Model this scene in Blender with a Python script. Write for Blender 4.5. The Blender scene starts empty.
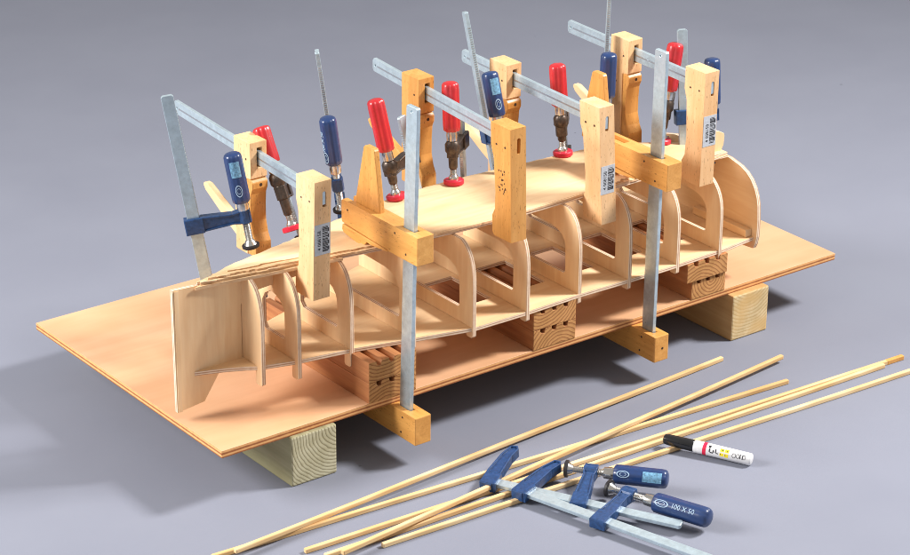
import bpy, bmesh, math, random
from mathutils import Vector, Matrix
random.seed(7)
S = bpy.context.scene
C = S.collection
PI = math.pi
GZ = -0.0753            # height of the studio floor (the board top is z = 0)

# ------------------------------------------------------------------ materials
def newmat(name):
    m = bpy.data.materials.new(name); m.use_nodes = True
    nt = m.node_tree; nt.nodes.clear()
    out = nt.nodes.new('ShaderNodeOutputMaterial'); b = nt.nodes.new('ShaderNodeBsdfPrincipled')
    nt.links.new(b.outputs[0], out.inputs[0])
    return m, nt, b
def N(nt, t, **k):
    n = nt.nodes.new(t)
    for a, v in k.items(): setattr(n, a, v)
    return n
def ramp(nt, src, stops):
    r = N(nt, 'ShaderNodeValToRGB'); e = r.color_ramp.elements
    while len(e) < len(stops): e.new(.5)
    for el, (p, c) in zip(e, stops): el.position = p; el.color = (*c, 1)
    nt.links.new(src, r.inputs[0]); return r.outputs[0]
def coords(nt, scale, offset=(0, 0, 0), rnd=True):
    tc = N(nt, 'ShaderNodeTexCoord'); mp = N(nt, 'ShaderNodeMapping')
    mp.inputs['Scale'].default_value = scale; mp.inputs['Location'].default_value = offset
    if rnd:
        oi = N(nt, 'ShaderNodeObjectInfo'); va = N(nt, 'ShaderNodeVectorMath', operation='ADD')
        mu = N(nt, 'ShaderNodeMath', operation='MULTIPLY'); mu.inputs[1].default_value = 3.7
        nt.links.new(oi.outputs['Random'], mu.inputs[0])
        nt.links.new(tc.outputs['Object'], va.inputs[0]); nt.links.new(mu.outputs[0], va.inputs[1])
        nt.links.new(va.outputs[0], mp.inputs[0])
    else: nt.links.new(tc.outputs['Object'], mp.inputs[0])
    return mp.outputs[0]
def noise(nt, vec, scale, detail=4, rough=.55, dist=0):
    n = N(nt, 'ShaderNodeTexNoise'); n.inputs['Scale'].default_value = scale; n.inputs['Detail'].default_value = detail
    n.inputs['Roughness'].default_value = rough; n.inputs['Distortion'].default_value = dist
    nt.links.new(vec, n.inputs['Vector']); return n.outputs['Fac']
def mix(nt, fac, a, b, mode='MIX'):
    m = N(nt, 'ShaderNodeMix', data_type='RGBA', blend_type=mode)
    for s, v in ((0, fac), (6, a), (7, b)):
        if hasattr(v, 'links'): nt.links.new(v, m.inputs[s])
        elif isinstance(v, tuple): m.inputs[s].default_value = (*v, 1)
        else: m.inputs[s].default_value = v
    return m.outputs[2]
def bump(nt, b, h, strength=.2, dist=.001):
    n = N(nt, 'ShaderNodeBump'); n.inputs['Strength'].default_value = strength; n.inputs['Distance'].default_value = dist
    nt.links.new(h, n.inputs['Height']); nt.links.new(n.outputs[0], b.inputs['Normal'])

def wood(name, light, dark, axis, fine=260, stretch=14, rough=.5, figure=.5, fleck=0.0, spec=.35, coat=0, tint=.06):
    """plain wood: long noise streaks along `axis`, a slower figure, optional short dark flecks"""
    m, nt, b = newmat(name)
    sc = [1, 1, 1]; sc[axis] = 1.0 / stretch
    v = coords(nt, tuple(sc))
    f = noise(nt, v, fine, 5, .6, .2)
    g = noise(nt, v, fine * .16, 3, .5, 1.2)
    md = tuple((a + c) / 2 for a, c in zip(light, dark))
    c1 = ramp(nt, f, [(.3, dark), (.52, md), (.68, light)])
    c2 = ramp(nt, g, [(.32, dark), (.5, md), (.62, light)])
    col = mix(nt, figure, c1, c2)
    if fleck:
        sc2 = [1, 1, 1]; sc2[axis] = .22
        v2 = coords(nt, tuple(sc2)); k = noise(nt, v2, 700, 2, .5)
        fk = ramp(nt, k, [(.30, (1, 1, 1)), (.36, (0, 0, 0))])
        col = mix(nt, fk, col, tuple(c * (1 - fleck) for c in dark))
    # handling wear: large patches a touch warmer or paler
    p = noise(nt, coords(nt, (1, 1, 1)), 14, 2)
    pr = ramp(nt, p, [(.35, (1 - tint, 1 - 1.6 * tint, 1 - 2.4 * tint)), (.65, (1, 1, 1))])
    col = mix(nt, 1.0, col, pr, 'MULTIPLY')
    nt.links.new(col, b.inputs['Base Color'])
    rr = ramp(nt, g, [(.3, (rough + .1,) * 3), (.7, (rough - .06,) * 3)]); nt.links.new(rr, b.inputs['Roughness'])
    b.inputs['Specular IOR Level'].default_value = spec
    b.inputs['Coat Weight'].default_value = coat; b.inputs['Coat Roughness'].default_value = .25
    bump(nt, b, f, .12, .0006)
    return m
def ply_edge(name, light, dark, axis, ply, phase=0.0, along=0):
    """cut plywood edge: pale and brown veneers stacked along `axis`"""
    m, nt, b = newmat(name)
    tc = N(nt, 'ShaderNodeTexCoord'); sp = N(nt, 'ShaderNodeSeparateXYZ'); nt.links.new(tc.outputs['Object'], sp.inputs[0])
    mu = N(nt, 'ShaderNodeMath', operation='MULTIPLY_ADD'); mu.inputs[1].default_value = 2 * PI / ply; mu.inputs[2].default_value = phase
    nt.links.new(sp.outputs[axis], mu.inputs[0])
    si = N(nt, 'ShaderNodeMath', operation='SINE'); nt.links.new(mu.outputs[0], si.inputs[0])
    ad = N(nt, 'ShaderNodeMath', operation='MULTIPLY_ADD'); ad.inputs[1].default_value = .5; ad.inputs[2].default_value = .5
    nt.links.new(si.outputs[0], ad.inputs[0])
    n = noise(nt, coords(nt, (1, 1, 1)), 130, 4)
    mm = N(nt, 'ShaderNodeMath', operation='MULTIPLY_ADD'); mm.inputs[1].default_value = .7; nt.links.new(n, mm.inputs[0])
    m2 = N(nt, 'ShaderNodeMath', operation='MULTIPLY_ADD'); m2.inputs[1].default_value = .75; m2.inputs[2].default_value = -.22
    nt.links.new(ad.outputs[0], m2.inputs[0]); nt.links.new(m2.outputs[0], mm.inputs[2])
    col = ramp(nt, mm.outputs[0], [(.22, light), (.5, tuple((a * .6 + c * .4) for a, c in zip(light, dark))), (.74, dark)])
    nt.links.new(col, b.inputs['Base Color']); b.inputs['Roughness'].default_value = .75; b.inputs['Specular IOR Level'].default_value = .2
    return m
def endgrain(name, light, dark, cx, cz, period, rough=.8, patch=None):
    """growth rings round a pith at (cx, cz) in the object's XZ plane"""
    m, nt, b = newmat(name)
    tc = N(nt, 'ShaderNodeTexCoord'); sp = N(nt, 'ShaderNodeSeparateXYZ')
    nz = N(nt, 'ShaderNodeTexNoise'); nz.inputs['Scale'].default_value = 26; nz.inputs['Detail'].default_value = 3
    nt.links.new(tc.outputs['Object'], nz.inputs['Vector'])
    vm = N(nt, 'ShaderNodeVectorMath', operation='MULTIPLY_ADD'); vm.inputs[1].default_value = (.011,) * 3
    nt.links.new(nz.outputs['Color'], vm.inputs[0]); nt.links.new(tc.outputs['Object'], vm.inputs[2]); nt.links.new(vm.outputs[0], sp.inputs[0])
    cb = N(nt, 'ShaderNodeCombineXYZ'); nt.links.new(sp.outputs[0], cb.inputs[0]); nt.links.new(sp.outputs[2], cb.inputs[1])
    ds = N(nt, 'ShaderNodeVectorMath', operation='DISTANCE'); ds.inputs[1].default_value = (cx, cz, 0); nt.links.new(cb.outputs[0], ds.inputs[0])
    mu = N(nt, 'ShaderNodeMath', operation='DIVIDE'); mu.inputs[1].default_value = period; nt.links.new(ds.outputs['Value'], mu.inputs[0])
    fr = N(nt, 'ShaderNodeMath', operation='FRACT'); nt.links.new(mu.outputs[0], fr.inputs[0])
    md = tuple((a + c) / 2 for a, c in zip(light, dark))
    col = ramp(nt, fr.outputs[0], [(0, light), (.45, light), (.78, md), (.93, dark), (1, light)])
    n2 = noise(nt, tc.outputs['Object'], 30, 5, .7)
    c2 = ramp(nt, n2, [(.38, (.72, .7, .62)), (.62, (1, 1, 1))])
    col = mix(nt, .8, col, c2, 'MULTIPLY')
    if patch:
        n3 = noise(nt, tc.outputs['Object'], 22, 1)
        f3 = ramp(nt, n3, [(.45, (0, 0, 0)), (.6, (.75, .75, .75))]); col = mix(nt, f3, col, patch)
    nt.links.new(col, b.inputs['Base Color']); b.inputs['Roughness'].default_value = rough; b.inputs['Specular IOR Level'].default_value = .2
    bump(nt, b, fr.outputs[0], .25, .0006)
    return m
def plain(name, col, rough=.5, metal=0, spec=.5, coat=0, var=.08, scale=60, bmp=0, trans=0):
    m, nt, b = newmat(name)
    n = noise(nt, coords(nt, (1, 1, 1)), scale, 5, .6)
    r = ramp(nt, n, [(.3, tuple(c * (1 - var) for c in col)), (.7, tuple(min(1, c * (1 + var)) for c in col))])
    nt.links.new(r, b.inputs['Base Color'])
    rr = ramp(nt, n, [(.3, (min(1, rough * 1.2),) * 3), (.7, (rough * .8,) * 3)]); nt.links.new(rr, b.inputs['Roughness'])
    b.inputs['Metallic'].default_value = metal; b.inputs['Specular IOR Level'].default_value = spec
    b.inputs['Coat Weight'].default_value = coat; b.inputs['Coat Roughness'].default_value = .12
    if bmp: bump(nt, b, n, bmp, .0006)
    return m

M = {}
birch_l, birch_d = (.93, .70, .43), (.79, .51, .275)
M['birch'] = [wood('birch_veneer_%d' % a, birch_l, birch_d, a, fine=150, stretch=9, figure=.6, tint=.05, rough=.55) for a in range(3)]
M['edge'] = [ply_edge('birch_edge_%d' % a, (.88, .72, .55), (.52, .31, .19), a, .0027, 1.0) for a in range(3)]
M['board'] = wood('baseboard_veneer', (.78, .485, .29), (.64, .365, .20), 0, fine=46, stretch=12, figure=.6, rough=.42, spec=.4, tint=.05)
M['board_edge'] = ply_edge('baseboard_edge', (.78, .42, .17), (.36, .13, .05), 2, .0047, .6)
M['beech'] = wood('pale_beech', (.90, .62, .355), (.78, .475, .235), 2, fine=300, stretch=10, fleck=.35, rough=.42, spec=.4, tint=.11)
M['beech_y'] = wood('amber_beech_long', (.80, .42, .12), (.62, .29, .07), 1, fine=300, stretch=10, fleck=.3, rough=.38, coat=.15)
M['beech_z'] = wood('amber_beech_upright', (.74, .38, .11), (.58, .26, .06), 2, fine=300, stretch=10, fleck=.35, rough=.38, coat=.15)
M['fir'] = wood('fir_board', (.54, .25, .10), (.29, .10, .04), 1, fine=170, stretch=18, figure=.4, rough=.55)
M['fir_end'] = [endgrain('fir_end_%d' % i, (.60, .31, .12), (.25, .09, .035), cx, cz, .0050) for i, (cx, cz) in enumerate([(.035, -.03), (.03, .075), (.05, -.012), (.02, .06), (.04, .028), (.03, -.02)])]
M['treated'] = wood('treated_pine', (.52, .49, .31), (.24, .23, .12), 1, fine=90, stretch=22, figure=.35, rough=.7)
M['treated_end'] = endgrain('treated_pine_end', (.60, .57, .40), (.20, .17, .09), .078, .072, .0044)
M['pine'] = wood('pine_post', (.66, .42, .19), (.48, .27, .10), 1, fine=90, stretch=22, figure=.35, rough=.7)
M['pine_end'] = endgrain('pine_post_end', (.74, .58, .34), (.55, .36, .16), .035, .095, .0048, patch=(.62, .40, .16))
M['strip'] = wood('planking_strip', (.92, .72, .44), (.68, .44, .20), 0, fine=300, stretch=40, figure=.55, rough=.6, tint=.16, spec=.2)
M['steel'] = plain('galvanised_bar', (.50, .61, .67), .34, .55, .5, var=.16, scale=120, bmp=.05)
M['steel_w'] = plain('bright_bar', (.62, .66, .68), .30, .9, .5, var=.12, scale=140)
M['chrome'] = plain('chrome_screw', (.72, .70, .66), .22, 1, .5, var=.1, scale=200)
M['cast'] = plain('browned_casting', (.10, .075, .06), .38, .7, .5, var=.35, scale=220, bmp=.3)
M['blue'] = plain('blue_lacquer', (.013, .038, .13), .36, .0, .5, coat=.4, var=.15, scale=90)
M['blue_cast'] = plain('blue_enamel_casting', (.018, .058, .165), .40, .1, .5, coat=.2, var=.35, scale=200, bmp=.35)
M['red'] = plain('red_lacquer', (.50, .016, .022), .38, 0, .5, coat=.35, var=.12, scale=70)
M['red_pad'] = plain('red_plastic', (.66, .02, .05), .4, 0, .5, var=.08)
M['black'] = plain('black_rubber', (.022, .02, .022), .45, 0, .4, var=.2)
M['capblk'] = plain('black_plastic', (.012, .012, .013), .2, 0, .6, var=.05)
M['pin'] = plain('dark_pin', (.06, .035, .022), .6, 0, .3)
M['label'] = plain('sticker_paper', (.50, .53, .57), .5, 0, .4, var=.12, scale=300)
M['ink'] = plain('black_ink', (.03, .03, .035), .6, 0, .3)
M['ink_pale'] = plain('pale_blue_print', (.42, .58, .74), .4, 0, .4)
M['foil'] = plain('pale_blue_sticker', (.16, .34, .50), .3, .1, .6, var=.55, scale=420)
M['white'] = plain('white_plastic', (.80, .80, .80), .3, 0, .5, var=.03)
M['redprint'] = plain('red_print', (.75, .02, .07), .4, 0, .4)
M['yellow'] = plain('yellow_print', (.85, .68, .03), .4, 0, .4)
M['burn'] = plain('burnt_mark', (.06, .03, .02), .8, 0, .2)
M['glue'] = wood('raw_ply_splinter', (.90, .68, .45), (.74, .47, .26), 0, fine=420, stretch=3, figure=.4, rough=.8, tint=.15)

# grey seamless paper
m, nt, b = newmat('grey_paper')
v = coords(nt, (1, 1, 1), rnd=False)
c = ramp(nt, noise(nt, v, 900, 2, .6), [(.3, (.206, .218, .268)), (.7, (.228, .242, .295))])
c2 = ramp(nt, noise(nt, v, 5, 3), [(.3, (.93, .93, .94)), (.7, (1, 1, 1))])
sp = ramp(nt, noise(nt, v, 75, 1, .5), [(.15, (.62, .62, .62)), (.17, (1, 1, 1))])
c = mix(nt, 1.0, mix(nt, 1.0, c, c2, 'MULTIPLY'), sp, 'MULTIPLY')
nt.links.new(c, b.inputs['Base Color']); b.inputs['Roughness'].default_value = .8; b.inputs['Specular IOR Level'].default_value = .25
bump(nt, b, noise(nt, v, 1400, 2), .1, .0004)
M['paper'] = m

# ------------------------------------------------------------------ object helpers
def wloc(o):
    v = Vector((0, 0, 0))
    while o: v += o.location; o = o.parent
    return v
def obj(name, bm, mats, parent=None, origin=None, smooth=False, bevel=0, label=None, cat=None, group=None, kind=None, seg=2):
    if not isinstance(mats, (list, tuple)): mats = [mats]
    me = bpy.data.meshes.new(name)
    off = wloc(parent) if parent else Vector((0, 0, 0))
    o = bpy.data.objects.new(name, me); C.objects.link(o)
    if origin is not None: o.location = Vector(origin) - off; off = Vector(origin)
    bmesh.ops.translate(bm, verts=bm.verts, vec=-off)
    bm.normal_update(); bm.to_mesh(me); bm.free()
    for q in mats: me.materials.append(q)
    if parent: o.parent = parent
    if smooth:
        for p in me.polygons: p.use_smooth = True
        md = o.modifiers.new('es', 'EDGE_SPLIT'); md.split_angle = math.radians(38)
    if bevel:
        md = o.modifiers.new('bv', 'BEVEL'); md.width = bevel; md.segments = seg; md.limit_method = 'ANGLE'; md.angle_limit = math.radians(30)
    for k, q in (('label', label), ('category', cat), ('group', group), ('kind', kind)):
        if q: o[k] = q
    return o
def thing(name, label, cat, loc, group=None):
    o = bpy.data.objects.new(name, None); C.objects.link(o); o.location = loc; o.empty_display_size = .02
    o['label'] = label; o['category'] = cat
    if group: o['group'] = group
    return o
AX = {'x': lambda a, p: (a, p[0], p[1]), 'y': lambda a, p: (p[0], a, p[1]), 'z': lambda a, p: (p[0], p[1], a)}
def prism(axis, outer, a0, a1, holes=(), edge_mat=1, bm=None, shift=None):
    """a sheet: 2D outline (with holes) extruded along an axis from a0 to a1"""
    bm = bm or bmesh.new(); f = AX[axis]
    es = []
    for loop in [outer] + list(holes):
        vs = [bm.verts.new(f(a0, p)) for p in loop]
        es += [bm.edges.new((vs[i], vs[(i + 1) % len(vs)])) for i in range(len(vs))]
    r = bmesh.ops.triangle_fill(bm, use_beauty=True, use_dissolve=False, edges=es)
    faces = [g for g in r['geom'] if isinstance(g, bmesh.types.BMFace)]
    e = bmesh.ops.extrude_face_region(bm, geom=faces)
    nv = [g for g in e['geom'] if isinstance(g, bmesh.types.BMVert)]
    d = Vector(f(a1, (0, 0))) - Vector(f(a0, (0, 0)))
    bmesh.ops.translate(bm, verts=nv, vec=d)
    if shift:
        for q in bm.verts: q.co += Vector(shift(q.co))
    bmesh.ops.recalc_face_normals(bm, faces=bm.faces)
    ax = 'xyz'.index(axis)
    for fc in bm.faces:
        fc.material_index = 0 if abs(fc.normal[ax]) > .7 else edge_mat
    return bm
def box(x0, x1, y0, y1, z0, z1, bm=None):
    bm = bm or bmesh.new()
    r = bmesh.ops.create_cube(bm, size=1)
    for q in r['verts']:
        q.co = Vector(((x0 + x1) / 2 + q.co.x * (x1 - x0), (y0 + y1) / 2 + q.co.y * (y1 - y0), (z0 + z1) / 2 + q.co.z * (z1 - z0)))
    return bm
def frame(u, v):
    u = Vector(u).normalized(); v = Vector(v); v = (v - u * v.dot(u)).normalized(); w = u.cross(v)
    return u, v, w
def obox(o, U, V, W, a, b, c, bm=None):
    """oriented box: ranges a,b,c along directions U,V,W from point o"""
    bm = bm or bmesh.new(); r = bmesh.ops.create_cube(bm, size=1)
    for q in r['verts']:
        q.co = Vector(o) + U * ((a[0] + a[1]) / 2 + q.co.x * (a[1] - a[0])) + V * ((b[0] + b[1]) / 2 + q.co.y * (b[1] - b[0])) + W * ((c[0] + c[1]) / 2 + q.co.z * (c[1] - c[0]))
    return bm
def oprism(o, U, V, W, pts, w0, w1, bm=None):
    """outline in the U,V plane extruded along W"""
    bm = bm or bmesh.new()
    A = [bm.verts.new(Vector(o) + U * p[0] + V * p[1] + W * w0) for p in pts]
    B = [bm.verts.new(Vector(o) + U * p[0] + V * p[1] + W * w1) for p in pts]
    n = len(pts)
    bm.faces.new(A); bm.faces.new(B[::-1])
    for i in range(n): bm.faces.new((A[i], B[i], B[(i + 1) % n], A[(i + 1) % n]))
    bmesh.ops.recalc_face_normals(bm, faces=bm.faces)
    return bm
def lathe(o, U, prof, n=28, bm=None, flute=0, nfl=0):
    """profile [(s, r)] turned round direction U from point o"""
    bm = bm or bmesh.new(); U = Vector(U).normalized()
    V = U.orthogonal().normalized(); W = U.cross(V); rings = []
    for s, r in prof:
        ring = []
        for k in range(n):
            a = 2 * PI * k / n; rr = r
            if flute and r > .004: rr = r * (1 - flute * (.5 + .5 * math.cos(nfl * a)) ** 3)
            ring.append(bm.verts.new(Vector(o) + U * s + (V * math.cos(a) + W * math.sin(a)) * rr))
        rings.append(ring)
    for A, B in zip(rings, rings[1:]):
        for k in range(n): bm.faces.new((A[k], A[(k + 1) % n], B[(k + 1) % n], B[k]))
    bm.faces.new(rings[0][::-1]); bm.faces.new(rings[-1])
    bmesh.ops.recalc_face_normals(bm, faces=bm.faces)
    return bm
def cut(o, cbm):
    """carve a shape out of an object for good"""
    me = bpy.data.meshes.new('t'); cbm.to_mesh(me); cbm.free()
    t = bpy.data.objects.new('t', me); C.objects.link(t); t.location = wloc(o) * 0
    md = o.modifiers.new('b', 'BOOLEAN'); md.operation = 'DIFFERENCE'; md.object = t; md.solver = 'EXACT'
    while o.modifiers[0] != md: o.modifiers.move(o.modifiers.find('b'), 0)
    others = [q for q in o.modifiers if q != md]; st = [q.show_viewport for q in others]
    for q in others: q.show_viewport = False
    dg = bpy.context.evaluated_depsgraph_get(); dg.update()
    nm = bpy.data.meshes.new_from_object(o.evaluated_get(dg))
    o.modifiers.remove(md); o.data = nm
    for q, s in zip(others, st): q.show_viewport = s
    bpy.data.objects.remove(t)
def text_bm(body, size, depth=.00012):
    cu = bpy.data.curves.new('t', 'FONT'); cu.body = body; cu.size = size; cu.extrude = depth; cu.align_x = 'LEFT'; cu.resolution_u = 3
    t = bpy.data.objects.new('t', cu); C.objects.link(t)
    dg = bpy.context.evaluated_depsgraph_get(); dg.update()
    me = bpy.data.meshes.new_from_object(t.evaluated_get(dg)); bm = bmesh.new(); bm.from_mesh(me)
    bpy.data.objects.remove(t); return bm

# ------------------------------------------------------------------ the floor
bm = bmesh.new(); bmesh.ops.create_grid(bm, x_segments=2, y_segments=2, size=14)
bmesh.ops.translate(bm, verts=bm.verts, vec=(2, 4, GZ))
obj('ground', bm, M['paper'], kind='structure')

# ------------------------------------------------------------------ board and bearers
W_ = .445; BT = -.0094
def rect(x0, x1, y0, y1): return [(x0, y0), (x1, y0), (x1, y1), (x0, y1)]
obj('plywood_board', prism('z', rect(0, 1, 0, W_), BT, 0), [M['board'], M['board_edge']], origin=(.5, .22, BT), bevel=.0006,
    label='long thin peach-coloured plywood board carrying the boat frame, raised on two thick timber posts', cat='board')
for (x0, y0, mside, mend, lab) in [(.0938, -.0055, 'treated', 'treated_end', 'greenish square timber under the left end of the board, growth rings showing'),
                                   (.8000, -.0110, 'pine', 'pine_end', 'pale yellow square timber under the right end of the board')]:
    bm = box(x0, x0 + .0656, y0, .452, GZ, BT)
    bm.normal_update()
    for f in bm.faces:
        if abs(f.normal.y) > .7: f.material_index = 1
    obj('timber_block', bm, [M[mside], M[mend]], origin=(x0, y0, GZ), bevel=.0022, label=lab, cat='timber block', group='square timbers under the board')

# ------------------------------------------------------------------ grooved packing blocks
def grooved(x0, x1, z0, z1, y0, y1, up, i, parent):
    w = x1 - x0; g = []
    for c in (.22, .49, .76):
        cx = x0 + c * w; h = .0042; k = .0062
        g += [(cx - h, z1), (cx - h, z1 - k * .45), (cx - h * .45, z1 - k), (cx + h * .6, z1 - k), (cx + h * .6, z1 - k * .5), (cx + h, z1)]
    out = [(x0, z0)] + [(x0, z1)] + g + [(x1, z1), (x1, z0)]
    bm = prism('y', out, y0, y1, edge_mat=1)
    for f in bm.faces: f.material_index = 1 if abs(f.normal.y) > .7 else 0
    return obj('grooved_board', bm, [M['fir'], M['fir_end'][i]], parent, origin=(x0, y0, z0), bevel=.0007)
for j, (lo, up, lab) in enumerate([((.2106, .2815), (.2106, .2815), 'grooved wooden block under the bow end of the boat, beside an upright metal bar'),
                            ((.4655, .5345), (.4650, .5345), 'grooved wooden block under the middle of the boat frame'),
                            ((.7330, .7930), (.7215, .7925), 'grooved wooden block under the stern half, its upper layer shifted left')]):
    t = thing('packing_block', lab, 'wooden block', (lo[0], 0, 0), 'grooved wooden blocks between board and boat')
    grooved(lo[0], lo[1], 0, .0270, -.001, .235, 0, 2 * j, t)
    grooved(up[0], up[1], .0273, .0544, -.001 - (.003 if j == 2 else 0), .232, 1, 2 * j + 1, t)

# ------------------------------------------------------------------ the boat frame
YC = .12; ZS = .0545; ST = .0055
def lerp(tab, x):
    if x <= tab[0][0]: return tab[0][1]
    for (a, p), (b_, q) in zip(tab, tab[1:]):
        if x <= b_: return p + (q - p) * (x - a) / (b_ - a)
    return tab[-1][1]
ZT = [(.0, .1675), (.095, .1675), (.14, .1678), (.21, .1688), (.37, .171), (.54, .171), (.62, .170), (.70, .167), (.78, .163), (.85, .1575)]
YB = [(.06, .125), (.095, .133), (.14, .152), (.2115, .176), (.29, .212), (.3685, .240), (.70, .242), (.78, .238), (.86, .228)]
def smooth(tab, x):
    """Catmull-Rom through a table of points"""
    if x <= tab[0][0]: return tab[0][1]
    if x >= tab[-1][0]: return tab[-1][1]
    i = max(k for k in range(len(tab) - 1) if tab[k][0] <= x)
    (x1, y1), (x2, y2) = tab[i], tab[i + 1]
    x0, y0 = tab[i - 1] if i else (2 * x1 - x2, 2 * y1 - y2)
    x3, y3 = tab[i + 2] if i + 2 < len(tab) else (2 * x2 - x1, 2 * y2 - y1)
    m1 = (y2 - y0) / (x2 - x0) * (x2 - x1); m2 = (y3 - y1) / (x3 - x1) * (x2 - x1); t = (x - x1) / (x2 - x1)
    return (2*t**3 - 3*t**2 + 1) * y1 + (t**3 - 2*t**2 + t) * m1 + (-2*t**3 + 3*t**2) * y2 + (t**3 - t**2) * m2
zt = lambda x: smooth(ZT, x)
yb = lambda x: lerp(YB, x)
hull = thing('boat_frame', 'unfinished pale plywood boat skeleton with ribs, clamped on the board', 'model boat', (.45, YC, ZS))
front = [(.0235, .0936), (.041, .0872), (.060, .0800), (.081, .0695), (.095, .0610), (.140, .048), (.213, .036), (.29, .016), (.37, -.003), (.45, -.004), (.54, -.001), (.62, -.003), (.70, -.003), (.79, .000), (.858, .008)]
back = [(.858, .228), (.78, .238), (.70, .242), (.3685, .241), (.29, .213), (.2115, .177), (.14, .153), (.095, .126), (.060, .110), (.026, .0975)]
# x, front foot, width of the shoulder curve, has an opening
ribs = [(.095, .0530, .024, 0), (.140, .0425, .026, 1), (.2115, .0350, .027, 1), (.290, .0150, .026, 1), (.3685, -.0035, .026, 1), (.4525, -.0045, .026, 1), (.540, -.0008, .026, 1), (.6212, -.0035, .027, 1), (.7045, -.0030, .030, 1), (.780, -.0020, .036, 1)]
holes = []
rx = [r[0] for r in ribs]
for a, b in zip(rx[4:], rx[5:] + [.848]):
    if b > .83: continue
    holes.append(rect(a + .0125, b - .0110, .0560, .1405))
obj('bottom_sheet', prism('z', front + back, ZS, ZS + ST, holes), [M['birch'][0], M['edge'][2]], hull, bevel=.0004)
DBK = [(.03, .0960), (.056, .102), (.089, .1154), (.132, .1236), (.203, .1367), (.278, .1542), (.351, .1660), (.45, .1725), (.57, .1660), (.67, .1640), (.72, .160), (.7587, .150), (.779, .1406), (.8208, .1186), (.846, .081)]
CURVE = [(0, 0), (.45, 0), (.57, .015), (.67, .06), (.75, .14), (.82, .25), (.88, .39), (.93, .56), (.965, .74), (.987, .90), (1, 1)]
def rib(X, yf, sh, op, th=.0056):
    tb = .046 if X > .25 else .036
    top = zt(X) - .0002; z0 = ZS + ST + .0003; B = yb(X)
    fr = [(yf + sh * q, z0 + (top - z0) * t) for t, q in CURVE]
    bt = B - min(max(.02, B - smooth(DBK, X) + .004), .09)
    bk = [(B - (B - bt) * q, z0 + (top - z0) * t - (.012 * (1 - q) if t > .3 else 0)) for t, q in CURVE]
    ft = [(yf + .013, z0), (yf + .013, tb + .002), (yf + .011, tb), (yf + .002, tb), (yf, tb + .002)]
    full = ft + fr + bk[::-1]
    hs = []
    if op:
        a = yf + .0272; b = B - .034; q0, q1 = .0795, top - .0345; r = .006; m = (b - a)
        h = [(a + r * .45, q0), (b - r, q0), (b, q0 + r), (b, q1 - .016), (b - .006, q1 - .006), (b - .018, q1 + .0005), (a + m * .5, q1 + .0025), (a + .030, q1 + .0015), (a + .019, q1 - .0005), (a + .0095, q1 - .0045), (a + .0035, q1 - .011), (a + .0005, q1 - .019), (a, q0 + r), (a + .0008, q0 + r * .35)]
        hs = [h]
    return prism('x', full, X - th / 2, X + th / 2, hs)
for X, yf, sh, op in ribs:
    obj('rib', rib(X, yf, sh, op), [M['birch'][2], M['edge'][0]], hull, bevel=.0003)
# solid transom at the stern
X = .8505
half = [(.030, ZS + ST), (.0295, .0415), (.006, .0435), (.003, .050), (.0005, .0615), (.0003, .085), (.0019, .1064), (.0045, .1170), (.0096, .1284), (.0175, .1390), (.0276, .1468), (.038, .1515), (.050, .1545), (.062, .1570)]
full = [(YC, ZS + ST)] + half + [(.228 - y * .95, z) for y, z in reversed(half)]
obj('transom', prism('x', full, X - .003, X + .003), [M['birch'][1], M['edge'][0]], hull, bevel=.0003)
obj('batten', box(X - .014, X - .0032, .010, YC - .004, ZS + ST + .0003, ZS + ST + .011), M['birch'][1], hull, bevel=.0008, label='square batten glued along the foot of the transom')
# bow board
keel = [(-.0018, .0125), (.0365, .0170), (.0580, .0490), (.0610, ZS - .0005), (.0915, ZS - .0005), (.0915, ZS + ST + .07), (.102, .142), (.200, .148), (.200, .1660), (.100, .1672), (.040, .1672), (.036, .1700), (-.0030, .1722)]
bm = prism('y', keel, .0940, .0996)
obj('keel', bm, [M['birch'][2], M['edge'][1]], hull, bevel=.0003)
obj('stem_strip', box(-.0005, .0052, .0930, .0940, .0130, .1700), M['birch'][2], hull)
obj('stern_post', prism('y', [(.822, .1640), (.842, .1640), (.8465, .172), (.8475, .185), (.846, .189), (.836, .194), (.828, .1955), (.825, .193), (.823, .180)], .0720, .0775), [M['birch'][2], M['edge'][1]], hull, bevel=.0006)
# top sheets follow the rocker of the ribs, with the torn layers of the bow
DFR = [(.032, .0948), (.068, .0895), (.0982, .0838), (.150, .0752), (.202, .0662), (.274, .0535), (.342, .0445), (.425, .0388), (.50, .0378), (.577, .0395), (.675, .0450), (.76, .0530), (.813, .0595), (.850, .0640)]
dfr = [(.032 + .818 * k / 44, smooth(DFR, .032 + .818 * k / 44)) for k in range(45)]
dbk = [(.846 - .811 * k / 34, smooth(DBK, .846 - .811 * k / 34)) for k in range(35)]
def ragged(pts, amp, step=.006, only=None):
    out = []
    for (x0, y0), (x1, y1) in zip(pts, pts[1:]):
        L = math.hypot(x1 - x0, y1 - y0); n = max(1, int(L / step))
        for k in range(n):
            f = k / n; x = x0 + (x1 - x0) * f; y = y0 + (y1 - y0) * f
            a = amp if (only is None or only(x)) else 0
            out.append((x + random.uniform(-a, a) * .6, y + random.uniform(-a, a)))
    return out + [pts[-1]]
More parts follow.
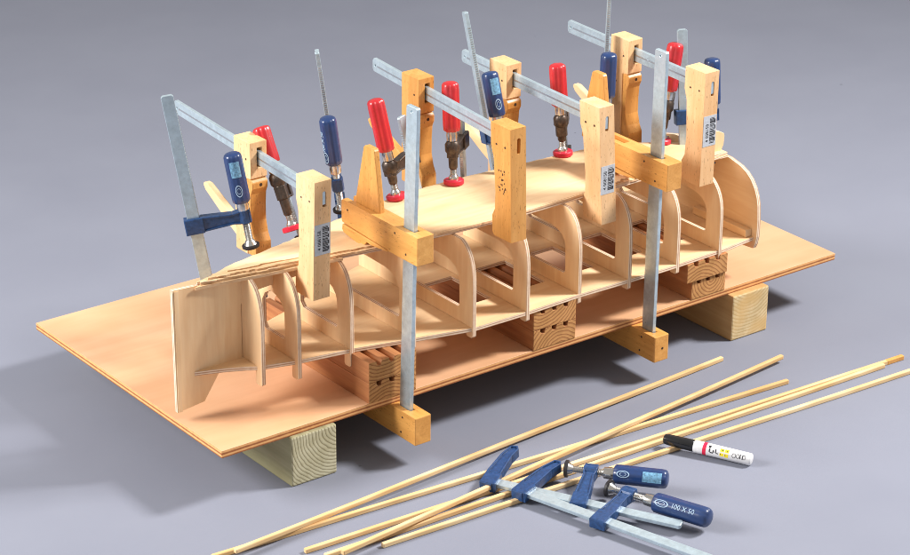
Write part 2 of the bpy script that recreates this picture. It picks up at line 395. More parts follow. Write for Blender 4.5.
def curved(front_pts, back_pts, z0, z1, n=70):
    """a thin sheet bent to the rocker, built in cross strips so that it stays smooth"""
    bm = bmesh.new(); rows = []
    fs = sorted(front_pts); bs = sorted(back_pts)
    xa = max(fs[0][0], bs[0][0]); xb = min(fs[-1][0], bs[-1][0])
    def at(p, x): return lerp([(a, (b)) for a, b in p], x)
    xs = [xa + (xb - xa) * k / n for k in range(n + 1)]
    for x in xs:
        yf, yk = at(fs, x), at(bs, x)
        yk = max(yk, yf + .0006)
        rows.append([bm.verts.new((x, y, zt(x) + z)) for y, z in ((yf, z0), (yf, z1), (yk, z1), (yk, z0))])
    side = []
    for A_, B_ in zip(rows, rows[1:]):
        for k in range(4):
            f = bm.faces.new((A_[k], A_[(k + 1) % 4], B_[(k + 1) % 4], B_[k])); side.append((f, k))
    e0 = bm.faces.new(rows[0]); e1 = bm.faces.new(rows[-1][::-1])
    bmesh.ops.recalc_face_normals(bm, faces=bm.faces)
    for f, k in side: f.material_index = 1 if k in (0, 2) else 0
    e0.material_index = e1.material_index = 1
    return bm
def jitter(pts, amp, step=1): return [(x, y + random.uniform(-amp, amp)) for x, y in pts]
def dense(xa, xb, f, n): return [(xa + (xb - xa) * k / n, f(xa + (xb - xa) * k / n)) for k in range(n + 1)]
fe = lambda x: smooth(DFR, x)
be = lambda x: smooth(DBK, x)
obj('top_sheet', curved(dense(.032, .846, fe, 160), jitter(dense(.032, .846, be, 110), .0011), .0034, .0066, 160), [M['birch'][0], M['edge'][2]], hull)
obj('under_sheet', curved(dense(.034, .846, lambda x: fe(x) - .0014, 160), dense(.034, .846, lambda x: be(x) - .004, 60), .0001, .0031, 160), [M['birch'][0], M['edge'][2]], hull)
# torn veneer layers along the near edge: x range, y offset from the edge, width, z range, roughness
def torn(xa, xb, dy, wd, z0, z1, am, n):
    tip = lambda x: min(1, (x - xa) / .030 + .06, (xb - x) / .022 + .06)
    ph = random.random() * 9; runs = []; g = 0; cur = 0
    pts = []
    for k in range(n + 1):
        x = xa + (xb - xa) * k / n
        if g <= 0: cur = random.uniform(-1, 1); g = random.randint(1, 6)      # torn edge runs in short straight steps
        g -= 1
        pts.append((x, fe(x) + dy + am * cur + am * .5 * math.sin(ph + x * 90)))
    bk = [(x, fe(x) + dy + wd * tip(x) + random.uniform(-1, 1) * am * .5) for x, y in pts]
    obj('torn_layer', curved(pts, bk, z0, z1, n), [M['birch'][0], M['glue']], hull)
torn(.026, .215, -.0058, .012, -.0006, .0030, .0002, 60)
torn(.034, .470, -.0032, .010, .0034, .0062, .0008, 130)
torn(.046, .300, .0010, .012, .0067, .0086, .0013, 90)
torn(.075, .205, .0075, .010, .0087, .0100, .0012, 40)
torn(.470, .690, -.0022, .013, .0036, .0062, .0008, 70)
torn(.585, .668, .0020, .014, .0067, .0088, .0020, 26)
for k in range(16):      # short splinters lifting off the torn edge
    x = .042 + random.random() ** 2 * .17; y = fe(x) + random.uniform(-.005, .006); z = zt(x) + random.uniform(.003, .0095)
    U, V, W = frame((.92, random.uniform(-.45, -.05), random.uniform(-.08, .12)), (0, 0, 1))
    l = random.uniform(.004, .010)
    obj('splinter', oprism((x, y, z), U, V, W, [(-l, -.0004), (-l * .5, .0005), (l * .7, .0006), (l, 0), (l * .6, -.0006)], -.0012, .0012), M['glue'], hull)

# ------------------------------------------------------------------ wooden cam clamps
def pin(p, ax, parent, r=.0014, mat='pin'):
    obj('pin', lathe(Vector(p) - Vector(ax) * .0004, ax, [(0, r), (.0007, r)], 10), M[mat], parent)
def barcode(xl, y, zt, h, w, parent, shx):
    # sticker on the -Y face; long bars lie across, digits run up the left side
    y0 = y - .0003
    st = obj('sticker', box(xl, xl + w, y0, y + .0002, zt - h, zt), M['label'], parent)
    bm = bmesh.new(); z = zt - .0035
    while z > zt - h + .0035:
        t = random.choice((.0005, .0007, .0011, .0018)); box(xl + w * .50, xl + w * .86, y0 - .00012, y0 + .00005, z - t, z, bm); z -= t + random.choice((.0005, .0007, .0012))
    obj('barcode', bm, M['ink'], st)
    bm = text_bm('4 008158', w * .30)
    for q in bm.verts:
        a, b_, c_ = q.co; q.co = Vector((xl + w * .40 - b_, y0 - .0001 - abs(c_) * .3, zt - h + .006 + a))
    bmesh.ops.recalc_face_normals(bm, faces=bm.faces)
    obj('print', bm, M['ink'], st)
    bm = bmesh.new()
    for i in range(4): box(xl + w * (.86), xl + w * .93, y0 - .00012, y0 + .00005, zt - .006 - i * h * .2 - h * .12, zt - .006 - i * h * .2, bm)
    obj('print', bm, M['ink'], st)

def hclamp(label, xf, xr, yF, yR, zF, zR, L, yend, shx, wood_m, sticker, bar_in, marks=False):
    w = .0238
    t = thing('cam_clamp', label, 'wooden clamp', (xf + w / 2, yF + .02, zF - L), 'wooden cam clamps across the top of the boat')
    # front jaw (fixed)
    prof = [(yF, zF), (yF, zF - L), (yF + .034, zF - L), (yF + .0375, zF - L + .004), (yF + .0375, zF - L + .026), (yF + .032, zF - L + .036), (yF + .0305, zF - L * .6), (yF + .0335, zF - .045), (yF + .0385, zF - .030), (yF + .0385, zF)]
    jaw = obj('fixed_jaw', prism('x', prof, xf, xf + w, edge_mat=0, shift=lambda c: ((zF - c.z) / L * shx, 0, 0)), wood_m, t, bevel=.0011)
    sl = [(xf + w * .56 + .0026 * math.cos(a) + .0, zF - .0235 + (.0075 if math.sin(a) > 0 else -.0075) + .0026 * math.sin(a)) for a in [PI * 2 * i / 16 + .01 for i in range(16)]]
    cut(jaw, prism('y', sl, yF - .01, yF + .006))
    pin((xf + shx * .13, yF + .0105, zF - .0262), (-1, 0, 0), t); pin((xf + shx * .13, yF + .0275, zF - .0262), (-1, 0, 0), t)
    # bar
    bz = .0180; zc = lambda y: (zF + (zR - zF) * (y - yF) / (yR - yF)) - .0215
    xc = lambda y: xf + w * .56 + (xr - xf) * (y - yF) / (yR - yF)
    y0, y1 = yF + bar_in, yend
    a0 = bz / 2
    out = [(y0, -a0), (y0, a0), (y1 - .003, a0), (y1 - .0008, a0 - .0022), (y1, a0 - .004), (y1, -a0 + .004), (y1 - .0008, -a0 + .0022), (y1 - .003, -a0)]
    hole = [(y1 - .007 + .0016 * math.cos(a), .0016 * math.sin(a)) for a in [2 * PI * i / 10 for i in range(10)]]
    bm = prism('x', out, -.0024, .0024, [hole], edge_mat=0)
    for q in bm.verts: q.co.x += xc(q.co.y); q.co.z += zc(q.co.y)
    obj('bar', bm, M['steel'], t, bevel=.0005)
    # a faint rolled groove along the bar
    bm = prism('x', [(y0 + .04, -.0012), (y0 + .04, .0012), (y1 - .012, .0012), (y1 - .012, -.0012)], -.00255, -.0023, edge_mat=0)
    for q in bm.verts: q.co.x += xc(q.co.y); q.co.z += zc(q.co.y)
    obj('bar_groove', bm, M['steel_w'], t)
    # rear jaw: body, springy lip facing the boat, cam lever
    D = .037
    body = [(yR, zR), (yR, zR - .0475), (yR + .0115, zR - .0490), (yR + .0115, zR - L), (yR + D, zR - L), (yR + D, zR)]
    rj = obj('sliding_jaw', prism('x', body, xr, xr + w, edge_mat=0), wood_m, t, bevel=.0011)
    xb = xr + w * .56
    cut(rj, box(xb - .0034, xb + .0034, yR - .004, yR + .016, zR - .034, zR - .0085))
    lip = [(yR + .0105, zR - .0480), (yR + .0015, zR - .0484), (yR - .0022, zR - .0525), (yR - .0022, zR - .0600), (yR + .0015, zR - .0680), (yR + .0030, zR - .085), (yR + .0030, zR - .105), (yR - .001, zR - .120), (yR - .0065, zR - .130), (yR - .0070, zR - L + .001), (yR + .0105, zR - L + .001)]
    lp = obj('jaw_lip', prism('x', lip, xr + .0004, xr + w - .0004, edge_mat=0), M['beech_z'] if not marks else wood_m, t, bevel=.0012)
    obj('pin', lathe((xr + w * .55, yR - .0019, zR - .0560), (0, -1, 0), [(0, .0022), (.0004, .0022)], 14), M['pin'], t)
    pin((xr, yR + .010, zR - .0235), (-1, 0, 0), t); pin((xr, yR + .024, zR - .062), (-1, 0, 0), t)
    U, V, W = frame((0, .90, .44), (0, -.44, .90))
    lev = [(-.012, -.008), (.03, -.0085), (.094, -.0055), (.101, -.002), (.101, .002), (.094, .0055), (.03, .0085), (-.012, .008)]
    obj('cam_lever', oprism((xr + w * .45, yR + .030, zR - L + .014), U, V, W, lev, -.0045, .0045), M['birch'][1] if not marks else M['beech_y'], t, bevel=.0014)
    if sticker:
        barcode(xf + shx * .52 + .0010, yF, zF - L * sticker[0], L * sticker[1], w - .0016, t, shx)
    if marks:
        bm = bmesh.new()
        for i in range(26):
            yy = yF + .010 + random.random() ** 1 * .016; zz = zF - .058 - random.random() * .03; r = random.uniform(.0004, .0012)
            xx = xf + (zF - zz) / L * shx
            box(xx - .00015, xx + .0003, yy - r, yy + r, zz - r * random.uniform(.6, 2), zz + r, bm)
        obj('burnt_mark', bm, M['burn'], t, bevel=.0003)
    return t
hclamp('pale wooden clamp nearest the bow, barcode sticker on its front jaw', .1592, .1702, .034, .189, .2890, .2885, .1500, .408, -.0045, M['beech'], (.36, .26), .0008)
hclamp('darker amber wooden clamp with burnt specks and no sticker on its front jaw', .4085, .4284, -.018, .194, .3162, .3160, .1490, .328, .0042, M['beech_z'], None, .012, True)
hclamp('pale wooden clamp just right of the amber one, barcode sticker low on its jaw', .5653, .5735, .002, .198, .3045, .3040, .1595, .316, .0100, M['beech'], (.50, .24), .0008)
hclamp('pale wooden clamp nearest the stern, barcode sticker half way down its front jaw', .7497, .7585, .010, .171, .3100, .3085, .1560, .322, -.0015, M['beech'], (.38, .27), .0008)

def vclamp(label, xu, xl, yu, yl, zt, zb, H, lowH, blt, yb_top, yb_bot, ztop, levy):
    """upright clamp: upper cam arm on the boat, fixed arm under the board"""
    w = .0240
    t = thing('cam_clamp', label, 'wooden clamp', (xl + w / 2, yl + .03, BT - .0002 - lowH), 'upright wooden cam clamps squeezing boat and board')
    y1 = yu + .156
    prof = [(yu, zt), (yu, zb), (yu + .060, zb), (yu + .060, zb + .0012), (y1 - .002, zb + .0060), (y1, zb + .009), (y1, zt - .002), (y1 - .002, zt)]
    arm = obj('cam_jaw', prism('x', prof, xu, xu + w, edge_mat=0), M['beech_y'], t, bevel=.0011)
    cut(arm, box(xu + w * .34, xu + w * .74, y1 - .062, y1 + .01, zt - .020, zt + .01))
    xb = xu + w * .5
    cut(arm, box(xb - .0040, xb + .0042, yb_top - .0125, yb_top + .0125, zt - .006, zt + .01))
    lip = [(yu + .061, zb - .0001), (yu + .061, zb - .0022), (y1 - .060, zb - .0050), (y1 - .052, zb - .0040), (y1 - .047, zb - .0095), (y1 - .036, zb - .0125), (y1 - .004, zb - .0075), (y1, zb - .0035), (y1 - .001, zb + .0035)]
    obj('jaw_lip', prism('x', lip, xu + .0004, xu + w - .0004, edge_mat=0), M['beech_y'], t, bevel=.0009)
    for yy, zz in ((y1 - .013, zt - .011), (yu + .045, zt - .008), (yu + .023, zb + .008)): pin((xu, yy, zz), (-1, 0, 0), t)
    # lever standing in the slot, broad at the foot
    Y = levy
    lv = [(Y - .026, zt - .017), (Y - .0215, zt + .014), (Y - .012, zt + .076), (Y - .010, zt + .0785), (Y + .008, zt + .0785), (Y + .010, zt + .076), (Y + .027, zt + .006), (Y + .027, zt - .017)]
    obj('cam_lever', prism('x', lv, xu + w * .38, xu + w * .70, edge_mat=0), M['beech_z'], t, bevel=.0012)
    # bar
    a = .0106
    out = [(-a, BT - .020), (a, BT - .020), (a, ztop - .002), (a - .0015, ztop), (-a + .0015, ztop), (-a, ztop - .002)]
    hole = [(0 + .0018 * math.cos(q), ztop - .0065 + .0018 * math.sin(q)) for q in [2 * PI * i / 10 for i in range(10)]]
    bm = prism('x', out, -.0026, .0026, [hole], edge_mat=0)
    xbl = xl + w * .5
    for q in bm.verts:
        f = (q.co.z - BT) / (zt - BT); q.co.x += xbl + (xb - xbl) * f; q.co.y += yb_bot + (yb_top - yb_bot) * f
    obj('bar', bm, M['steel'], t, bevel=.0005)
    # fixed arm below the board, its bar slot open at the top
    z0 = BT - .0003
    prof = [(yl, z0), (yl, z0 - lowH), (yl + .120, z0 - lowH), (yl + .155, z0 - lowH + .010), (yl + .155, z0)]
    fa = obj('fixed_jaw', prism('x', prof, xl, xl + w, edge_mat=0), M['beech_y'], t, bevel=.0011)
    cut(fa, box(xbl - .0036, xbl + .0036, yb_bot - .0125, yb_bot + .0125, z0 - .003, z0 + .01))
    for yy, zz in ((yl + .026, z0 - .008), (yl + .029, z0 - lowH + .008)): pin((xl, yy, zz), (-1, 0, 0), t)
    if xl > .5: pin((xl + w * .56, yl, z0 - lowH * .5), (0, -1, 0), t, .0017)
    return t
vclamp('left one of the two upright amber clamps squeezing boat and board', .2500, .2430, -.0450, -.0510, .2232, .1868, .036, .0368, .24, -.0155, -.0170, .3760, .0665)
vclamp('right one of the two upright amber clamps squeezing boat and board', .6410, .6300, -.0450, -.0470, .2258, .1895, .036, .0360, .66, -.0110, -.0210, .3640, .1080)

# ------------------------------------------------------------------ F clamps
def wrap_text(body, size, P, U, V, W, r, s0, ang, mat, name, parent, flip=False):
    bm = text_bm(body, size, .00008)
    for q in bm.verts:
        a, b_, c_ = q.co
        th = ang - b_ / r; rr = r + .00022 + c_
        q.co = P + U * (s0 + a) + (V * math.cos(th) + W * math.sin(th)) * rr
    bmesh.ops.recalc_face_normals(bm, faces=bm.faces)
    return obj(name, bm, M[mat], parent)
def wrap_patch(P, U, V, W, r, s0, s1, a0, a1, mat, name, parent, lift=.0002, n=10):
    bm = bmesh.new(); rows = []
    for i in range(n + 1):
        th = a0 + (a1 - a0) * i / n; d = (V * math.cos(th) + W * math.sin(th))
        rows.append([bm.verts.new(P + U * s + d * rr) for s, rr in ((s0, r - .0004), (s0, r + lift), (s1, r + lift), (s1, r - .0004))])
    for A, B in zip(rows, rows[1:]):
        for k in range(4): bm.faces.new((A[k], A[(k + 1) % 4], B[(k + 1) % 4], B[k]))
    bm.faces.new(rows[0]); bm.faces.new(rows[-1][::-1])
    bmesh.ops.recalc_face_normals(bm, faces=bm.faces)
    return obj(name, bm, M[mat], parent, smooth=True)
def oval(P, U, V, W, r, sc, angc, a, b, mat, parent):
    bm = bmesh.new(); n = 26; R = []
    for i in range(n):
        t = 2 * PI * i / n; R.append([])
        for k, (f, l) in enumerate(((1, .0001), (1, .0003), (.84, .0003), (.84, .0001))):
            s = sc + a * f * math.cos(t); th = angc + b * f * math.sin(t) / r; rr = r + l
            R[-1].append(bm.verts.new(P + U * s + (V * math.cos(th) + W * math.sin(th)) * rr))
    for i in range(n):
        A, B = R[i], R[(i + 1) % n]
        for k in range(3): bm.faces.new((A[k], A[k + 1], B[k + 1], B[k]))
    bmesh.ops.recalc_face_normals(bm, faces=bm.faces)
    obj('emblem', bm, M[mat], parent)

def fclamp(label, S0, u, v, throat, pad_s, hs, he, up, down, kind='blue', fix=None, rh=.0112, barw=.0135, bart=.0052, group=None, sticker=None, text=None, textang=None, bar_u=None, armh=.011):
    """S0 = the screw axis where it passes the sliding arm; u = along the screw towards the handle; v = from screw to bar"""
    U, V, W = frame(u, v); S0 = Vector(S0)
    P0 = S0 + U * pad_s
    t = thing('bar_clamp', label, 'bar clamp', tuple(P0), group)
    blue = kind == 'blue'
    cm = M['blue_cast'] if blue else M['cast']
    A = S0 + V * throat
    slide = (S0, U, V, W)
    if bar_u is not None: U, V, W = frame(bar_u, v)
    S0b = A - V * throat; fixd = (S0b, U, V, W)
    out = [(-down, -barw / 2), (up - .002, -barw / 2), (up, -barw / 2 + .002), (up, barw / 2 - .002), (up - .002, barw / 2), (-down, barw / 2)]
    obj('bar', oprism(A, U, V, W, out, -bart / 2, bart / 2), M['steel'] if blue else M['cast'] if kind == 'redx' else M['steel'], t, bevel=.0006)
    # raised serrations down one edge of the bar
    bm = bmesh.new(); s = -down + .012
    while s < up - .02:
        obox(A, U, V, W, (s, s + .0012), (-barw / 2 - .0006, -barw / 2 + .0006), (-bart / 2 + .0008, bart / 2 - .0008), bm); s += .0030
    obj('bar_teeth', bm, M['steel_w'], t)
    def arm(s, name, tipv, fixed):
        S0, U, V, W = fixd if fixed else slide
        # a casting with a rib round a sunk web; wide collar on the bar, slimmer head on the screw
        h = armh; hw = .0075
        if fixed:
            pts = [(-.0095, throat + .012), (.006, throat + .012), (.0075, throat - .012), (.0055, .012), (.0075, -.004), (.004, -.009), (-.004, -.007), (-.0085, .012), (-.0105, throat - .014)]
        else:
            pts = [(-.010, throat + .0115), (.010, throat + .0115), (.0095, throat - .012), (.0065, .014), (.0080, .006), (.0080, -.007), (-.0080, -.007), (-.0080, .006), (-.0065, .014), (-.0085, throat - .012)]
        web = oprism(S0 + U * s, U, V, W, pts, -.0042, .0042)
        a = obj(name, web, cm, t, bevel=.0009)
        bm = bmesh.new()
        n = len(pts); cx = 0; cy = throat * .5
        for i in range(n):
            p, q = Vector(pts[i]), Vector(pts[(i + 1) % n]); d = (q - p); L = d.length; d.normalize(); nn = Vector((-d.y, d.x))
            if nn.dot(Vector((cx, cy)) - p) < 0: nn = -nn
            o = S0 + U * (s + p.x) + V * p.y; DU = U * d.x + V * d.y; DN = U * nn.x + V * nn.y
            obox(o, DU, DN, W, (-.0002, L + .0002), (-.0003, .0019), (-.0062, .0062), bm)
        obox(S0 + U * s + V * throat, U, V, W, (-.0098, .0098), (-.0112, .0112), (-.0068, .0068), bm)
        if not fixed: lathe(S0 + U * (s - .0085), U, [(0, .0078), (.017, .0078)], 16, bm)
        obj('arm_rim', bm, cm, a, bevel=.0007)
        return a
    U, V, W = slide[1:]
    arm(0, 'sliding_arm', 0, False)
    if fix is not None: arm(fix, 'fixed_arm', 0, True)
    # screw with thread
    prof = []; s = pad_s + .004
    while s < hs - .003:
        prof += [(s, .0036), (s + .0009, .0046)]; s += .0018
    obj('screw', lathe(S0, U, prof, 16), M['chrome'], t)
    # collar between screw and handle
    obj('collar', lathe(S0, U, [(hs - .013, .0058), (hs - .012, .0072), (hs - .004, .0076), (hs + .001, .0066)], 18), M['chrome'], t, smooth=True)
    # swivel pad
    if blue:
        pad = obj('pressure_pad', lathe(S0, U, [(pad_s, .0098), (pad_s + .0008, .0108), (pad_s + .0036, .0108), (pad_s + .0045, .0095)], 22), M['black'], t, smooth=True)
        obj('ball_joint', lathe(S0, U, [(pad_s + .0044, .0080), (pad_s + .0062, .0068), (pad_s + .0090, .0056), (pad_s + .0110, .0036)], 18), M['chrome'], pad, smooth=True)
    else:
        pad = obj('pad_cap', lathe(S0, U, [(pad_s, .0120), (pad_s + .0008, .0132), (pad_s + .0052, .0132), (pad_s + .0064, .0118)], 24), M['red_pad'], t, smooth=True)
        obj('ball_joint', lathe(S0, U, [(pad_s + .0062, .0066), (pad_s + .0085, .0068), (pad_s + .0105, .0056), (pad_s + .013, .0040)], 18), M['chrome'], pad, smooth=True)
        # shoe casting round the lower screw
        obj('spindle_sleeve', lathe(S0, U, [(pad_s + .020, .0045), (pad_s + .022, .0056), (hs - .036, .0060), (hs - .031, .0064), (hs - .026, .0098), (hs - .017, .0098), (hs - .013, .0072)], 18), M['cast'], t, smooth=True)
    # handle
    L = he - hs
    hp = [(0, .58), (.006, .86), (.03, .97), (.12, 1), (.5, .985), (.84, 1.0), (.93, .97), (.965, .88), (.985, .72), (1, .42)]
    hd = obj('handle', lathe(S0, U, [(hs + L * a, rh * b_) for a, b_ in hp], 48, flute=.05 if blue else .12, nfl=8 if blue else 6), M['blue'] if blue else M['red'], t, smooth=True)
    if textang is not None:
        Hp = S0 + U * hs
        VV, WW = V, W
        if sticker: wrap_patch(Hp, U, VV, WW, rh, L * sticker[0], L * sticker[1], textang - .55, textang + .55, 'foil', 'sticker', hd)
        if text:
            for k, (body, size, s0, dth) in enumerate(t_ for t_ in text if t_[0]): wrap_text(body, size, Hp, U, VV, WW, rh, L * s0, textang + dth, 'ink_pale', 'print', hd)
            e = (.19 if text[0][2] > .2 else .28)
            oval(Hp, U, VV, WW, rh, L * e, textang - .05, L * .12, .0042, 'ink_pale', hd)
            oval(Hp, U, VV, WW, rh, L * e, textang - .05, L * .06, .0024, 'ink_pale', hd)
    return t
CAM = Vector((-1.4372, -2.329, 1.4208))
def ang_to(P, u, v, turn=0):
    U, V, W = frame(u, v); d = CAM - Vector(P); return math.atan2(d.dot(W), d.dot(V)) + turn

BG = 'blue-handled bar clamps on the deck edge'; RG = 'red-handled bar clamps on the deck edge'
def deck(label, P, u, v, throat, s, hs, he, up, down, kind, **k):
    """P = pad point on the deck; s, hs, he measured from there along the screw"""
    U = Vector(u).normalized(); S0 = Vector(P) + U * s
    return fclamp(label, S0, u, v, throat, -s, hs - s, he - s, up, down, kind, fix=-(s + k.pop('low', .020)), group=BG if kind == 'blue' else RG, **k)
P, u, v = (.1390, .1430, .1740 + .0015), (-.133, .099, .986), (-.857, .489, -.165)
deck('blue bar clamp at the bow with its wide flat bar leaning left', P, u, v, .061, .042, .060, .124, .168, .085, 'blue',
     textang=ang_to(P, u, v), sticker=(.55, .86), text=[('', .012, .10, -.5)], barw=.0150, low=.062)
P, u, v = (.2888, .1665, .1761 + .003), (-.150, .01, .988), (.515, .854, .078)
deck('blue bar clamp left of the raised lever, thin bar rising edge-on above its handle', P, u, v, .064, .038, .066, .130, .154, .050, 'blue', textang=ang_to(P, u, v, -.9), text=[('100 X 50', .0075, .30, 0)], rh=.0108)
P, u, v = (.5366, .1461, .1776), (-.030, .27, .96), (.33, .905, -.24)
deck('blue bar clamp behind the amber front jaw, pale sticker on its handle', P, u, v, .062, .045, .077, .136, .166, .060, 'blue',
     textang=ang_to(P, u, v, .45), sticker=(.5, .86), text=[('', .012, .06, -.5)])
P, u, v = (.6979, .1446, .1737), (.025, 0, .999), (.617, .787, -.015)
deck('blue bar clamp at the back whose bar runs up out of the picture', P, u, v, .068, .046, .076, .137, .172, .060, 'blue')
P, u, v = (.8500, .0960, .1650), (.02, .11, .99), (-.90, .42, -.03)
deck('blue bar clamp nearest the stern, mostly hidden behind a pale wooden jaw', P, u, v, .041, .042, .056, .119, .120, .045, 'blue')

P, u, v = (.2107, .1580, .1746), (-.060, .43, .905), (.60, .75, -.30)
deck('red bar clamp nearest the bow, handle tilted behind the first wooden clamp bar', P, u, v, .058, .049, .087, .134, .050, .070, 'red')
P, u, v = (.3706, .1620, .1776), (-.113, .195, .974), (.96, .28, .02)
deck('red bar clamp beside the left raised wooden lever, handle leaning left', P, u, v, .042, .040, .064, .133, .056, .065, 'red')
P, u, v = (.4599, .1605, .1776), (.020, .10, .995), (.78, .62, -.08)
deck('red bar clamp between the left upright bar and the amber jaw', P, u, v, .050, .044, .070, .135, .030, .068, 'red')
P, u, v = (.6411, .1610, .1758), (-.040, .085, .995), (.67, .74, -.04)
deck('red bar clamp in the middle of the deck edge with nothing close beside it', P, u, v, .062, .036, .069, .126, .026, .055, 'red')
P, u, v = (.7890, .1330, .1695), (.125, -.01, .985), (.71, .69, -.10)
deck('red bar clamp nearest the stern, partly hidden by the right upright bar', P, u, v, .062, .042, .073, .139, .056, .055, 'red')

# two lying on the floor in front
FG = 'blue bar clamps lying on the floor'
S0 = Vector((.3864, -.2812, -.0575)); u = (.3333, -.9428, .0091); v = (-.9374, -.3324, -.1041)
fclamp('front one of the two blue clamps on the floor, long bar leaving the picture', S0, u, v, .062, -.0285, .0356, .1096, .150, .126, 'blue', fix=-.1120, group=FG,
       textang=ang_to(S0, u, v, 0), text=[('100 X 50', .0082, .36, .12)], barw=.0128, rh=.0122, bar_u=(.268, -.963, 0))
S0 = Vector((.3838, -.2153, -.0544)); u = (.6117, -.7906, .0272); v = (-.7789, -.6079, -.1541)
fclamp('rear one of the two blue clamps on the floor, pale sticker on its handle', S0, u, v, .062, -.0319, .0283, .0942, .128, .124, 'blue', fix=-.1150, group=FG,
       textang=ang_to(S0, u, v, 0), sticker=(.55, .90), text=[('', .0095, .36, .2)], barw=.0122, rh=.0118, bar_u=(.467, -.884, 0))

# ------------------------------------------------------------------ planking strips
def stick(label, a, b, z0, z1, w=.0060):
    a = Vector((a[0], a[1], GZ + z0 + w * .5)); b = Vector((b[0], b[1], GZ + z1 + w * .5))
    U, V, W = frame(b - a, (0, 0, 1)); L = (b - a).length
    bm = bmesh.new(); n = 26; rings = []
    ph = random.random() * 6; am = random.uniform(.0003, .0009)
    for i in range(n + 1):
        c = a + U * L * i / n + W * am * math.sin(ph + i * .33)
        rings.append([bm.verts.new(c + V * (p * w / 2) + W * (q * w / 2)) for p, q in ((-1, -1), (-1, 1), (1, 1), (1, -1))])
    for A_, B_ in zip(rings, rings[1:]):
        for k in range(4): bm.faces.new((A_[k], A_[(k + 1) % 4], B_[(k + 1) % 4], B_[k]))
    bm.faces.new(rings[0]); bm.faces.new(rings[-1][::-1])
    bmesh.ops.recalc_face_normals(bm, faces=bm.faces)
    obj('wooden_strip', bm, M['strip'], origin=tuple(a), bevel=.0012, label=label, cat='wooden strip', group='thin wooden planking strips on the floor')
stick('thin wooden strip lying closest to the board, farthest back of the six', (.7506, -.047), (-.0533, -.1079), 0, .0066)
stick('thin wooden strip resting on top of the others, its right end second from the back', (.8110, -.0978), (.0416, -.1850), .0052, .0080)
stick('thin wooden strip crossing under the raised one, right end just in front of it', (.7728, -.1494), (-.0756, -.0944), 0, 0)
stick('long thin wooden strip reaching far right with a darker tip', (.946, -.186), (.0172, -.1456), 0, 0)
tp = box(0, .030, -.0032, .0032, -.0032, .0032)
st4 = [o for o in C.objects if o.name.startswith('wooden_strip')][-1]
U, V, W = frame((.946 - .0172, -.186 + .1456, 0), (0, 0, 1))
for q in tp.verts: q.co = Vector((.946, -.186, GZ + .0031)) - U * .0285 + U * q.co.x + W * q.co.y + V * q.co.z
obj('darker_tip', tp, M['beech_y'], st4, bevel=.0010)  # end sleeve in a darker amber tone than the rest of the strip
stick('long thin wooden strip pressed against the front of the dark-tipped one', (.9088, -.1893), (.0291, -.1685), 0, 0)
stick('frontmost thin wooden strip, running under the cap of the white marker', (.955, -.2235), (.0961, -.1864), 0, 0)

# ------------------------------------------------------------------ marker pen
P0 = Vector((.5222, -.1906, GZ + .0125)); P1 = Vector((.5773, -.2902, GZ + .0079))
U, V, W = frame(P1 - P0, (0, 0, 1)); L = (P1 - P0).length; r = .0078
mk = thing('marker_pen', 'white marker pen with black cap, red band and yellow marks, lying on the floor', 'marker pen', tuple(P0))
obj('cap', lathe(P0, U, [(0, .0048), (.0012, .0062), (.006, .0069), (.02, .0073), (.0385, .0076), (.0395, .0070)], 32), M['capblk'], mk, smooth=True)
obj('barrel', lathe(P0, U, [(.0390, .0068), (.0405, .0076), (.05, r), (L - .002, r), (L - .0008, r - .0008), (L, r - .0025)], 36), M['white'], mk, smooth=True)
brl = bpy.data.objects['barrel']
ta = math.atan2((CAM - P0).dot(W), (CAM - P0).dot(V))
wrap_patch(P0, U, V, W, r, .0520, .0565, ta - 1.5, ta + 1.5, 'redprint', 'band', brl, lift=.00015)
for s0, a0, a1 in ((.0745, .12, .62), (.0745, -.62, -.10), (.0805, .10, .66), (.0805, -.66, -.12)):
    wrap_patch(P0, U, V, W, r, s0, s0 + .0050, ta + a0, ta + a1, 'yellow', 'warning_mark', brl, lift=.00015)
def glyph(s0, s1, a0, a1): wrap_patch(P0, U, V, W, r, s0, s1, ta - a1, ta - a0, 'ink', 'print', brl, lift=.00022, n=4)
glyph(.0595, .0625, .30, .72); glyph(.0605, .0620, -.35, .18); glyph(.0620, .0660, -.50, -.34); glyph(.0655, .0668, -.34, .05); glyph(.0685, .0697, -.30, .30); glyph(.0697, .0725, -.42, -.28)
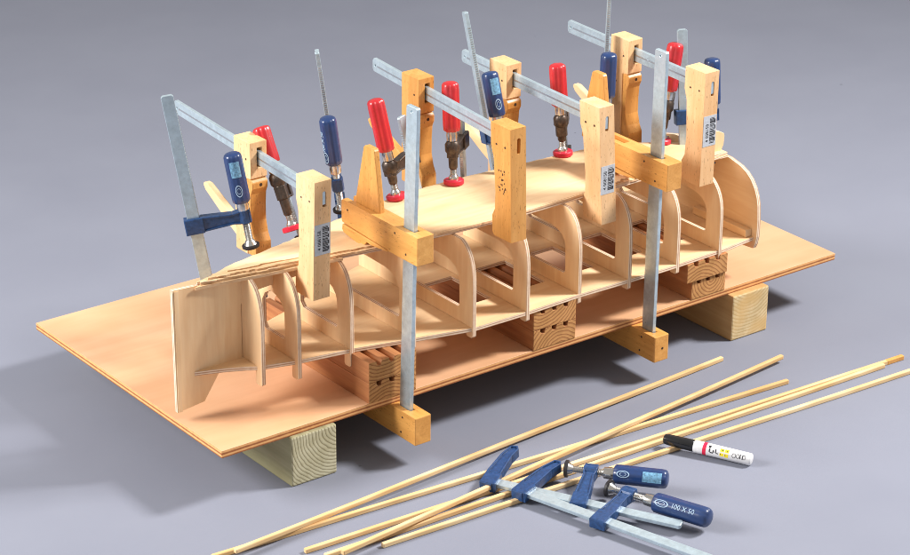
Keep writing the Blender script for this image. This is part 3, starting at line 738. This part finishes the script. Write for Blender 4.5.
for s0 in (.0752, .0812): glyph(s0, s0 + .0008, -.40, -.22); glyph(s0 + .002, s0 + .0032, .25, .5)
oval(P0, U, V, W, r, .0925, ta + .05, .0024, .0030, 'ink', brl); oval(P0, U, V, W, r, .0975, ta, .0022, .0028, 'ink', brl)
glyph(.1000, .1010, -.35, .42); glyph(.1030, .1040, -.40, .40); oval(P0, U, V, W, r, .1055, ta - .02, .0020, .0028, 'ink', brl)

# ------------------------------------------------------------------ camera
cam = bpy.data.cameras.new('Camera'); co = bpy.data.objects.new('Camera', cam); C.objects.link(co)
r_, u_, f_ = Vector((.79705, -.60387, .00824)), Vector((.2368, .3251, .9155)), Vector((.5555, .7278, -.4021))
Mx = Matrix((r_, u_, -f_)).transposed().to_4x4(); Mx.translation = CAM
co.matrix_world = Mx
cam.sensor_width = 36; cam.sensor_fit = 'HORIZONTAL'; cam.lens = 36 * 2624.37 / 910; cam.clip_end = 100; cam.clip_start = .05
S.camera = co

# ------------------------------------------------------------------ studio light
w = bpy.data.worlds.new('World'); S.world = w; w.use_nodes = True
w.node_tree.nodes['Background'].inputs[0].default_value = (1.0, .96, .92, 1); w.node_tree.nodes['Background'].inputs[1].default_value = .42
def area(name, pos, tgt, size, power, col, sy=None, spread=180):
    l = bpy.data.lights.new(name, 'AREA'); l.shape = 'RECTANGLE'; l.size = size; l.size_y = sy or size; l.energy = power; l.color = col; l.spread = math.radians(spread)
    o = bpy.data.objects.new(name, l); C.objects.link(o); o.location = pos
    o.rotation_euler = (Vector(tgt) - Vector(pos)).to_track_quat('-Z', 'Y').to_euler(); return o
area('key_softbox', (2.10, -.87, 2.00), (.40, -.22, -.05), .48, 72, (1, .97, .95), spread=138)
area('side_softbox', (-1.90, .98, 1.42), (.42, -.02, .05), .1*12, 74, (1, .975, .96), 1.0, spread=140)
S.view_settings.view_transform = 'Standard'; S.view_settings.look = 'None'; S.view_settings.gamma = 1; S.view_settings.exposure = 0
S.render.engine = 'CYCLES'
S.cycles.filter_width = 1.0
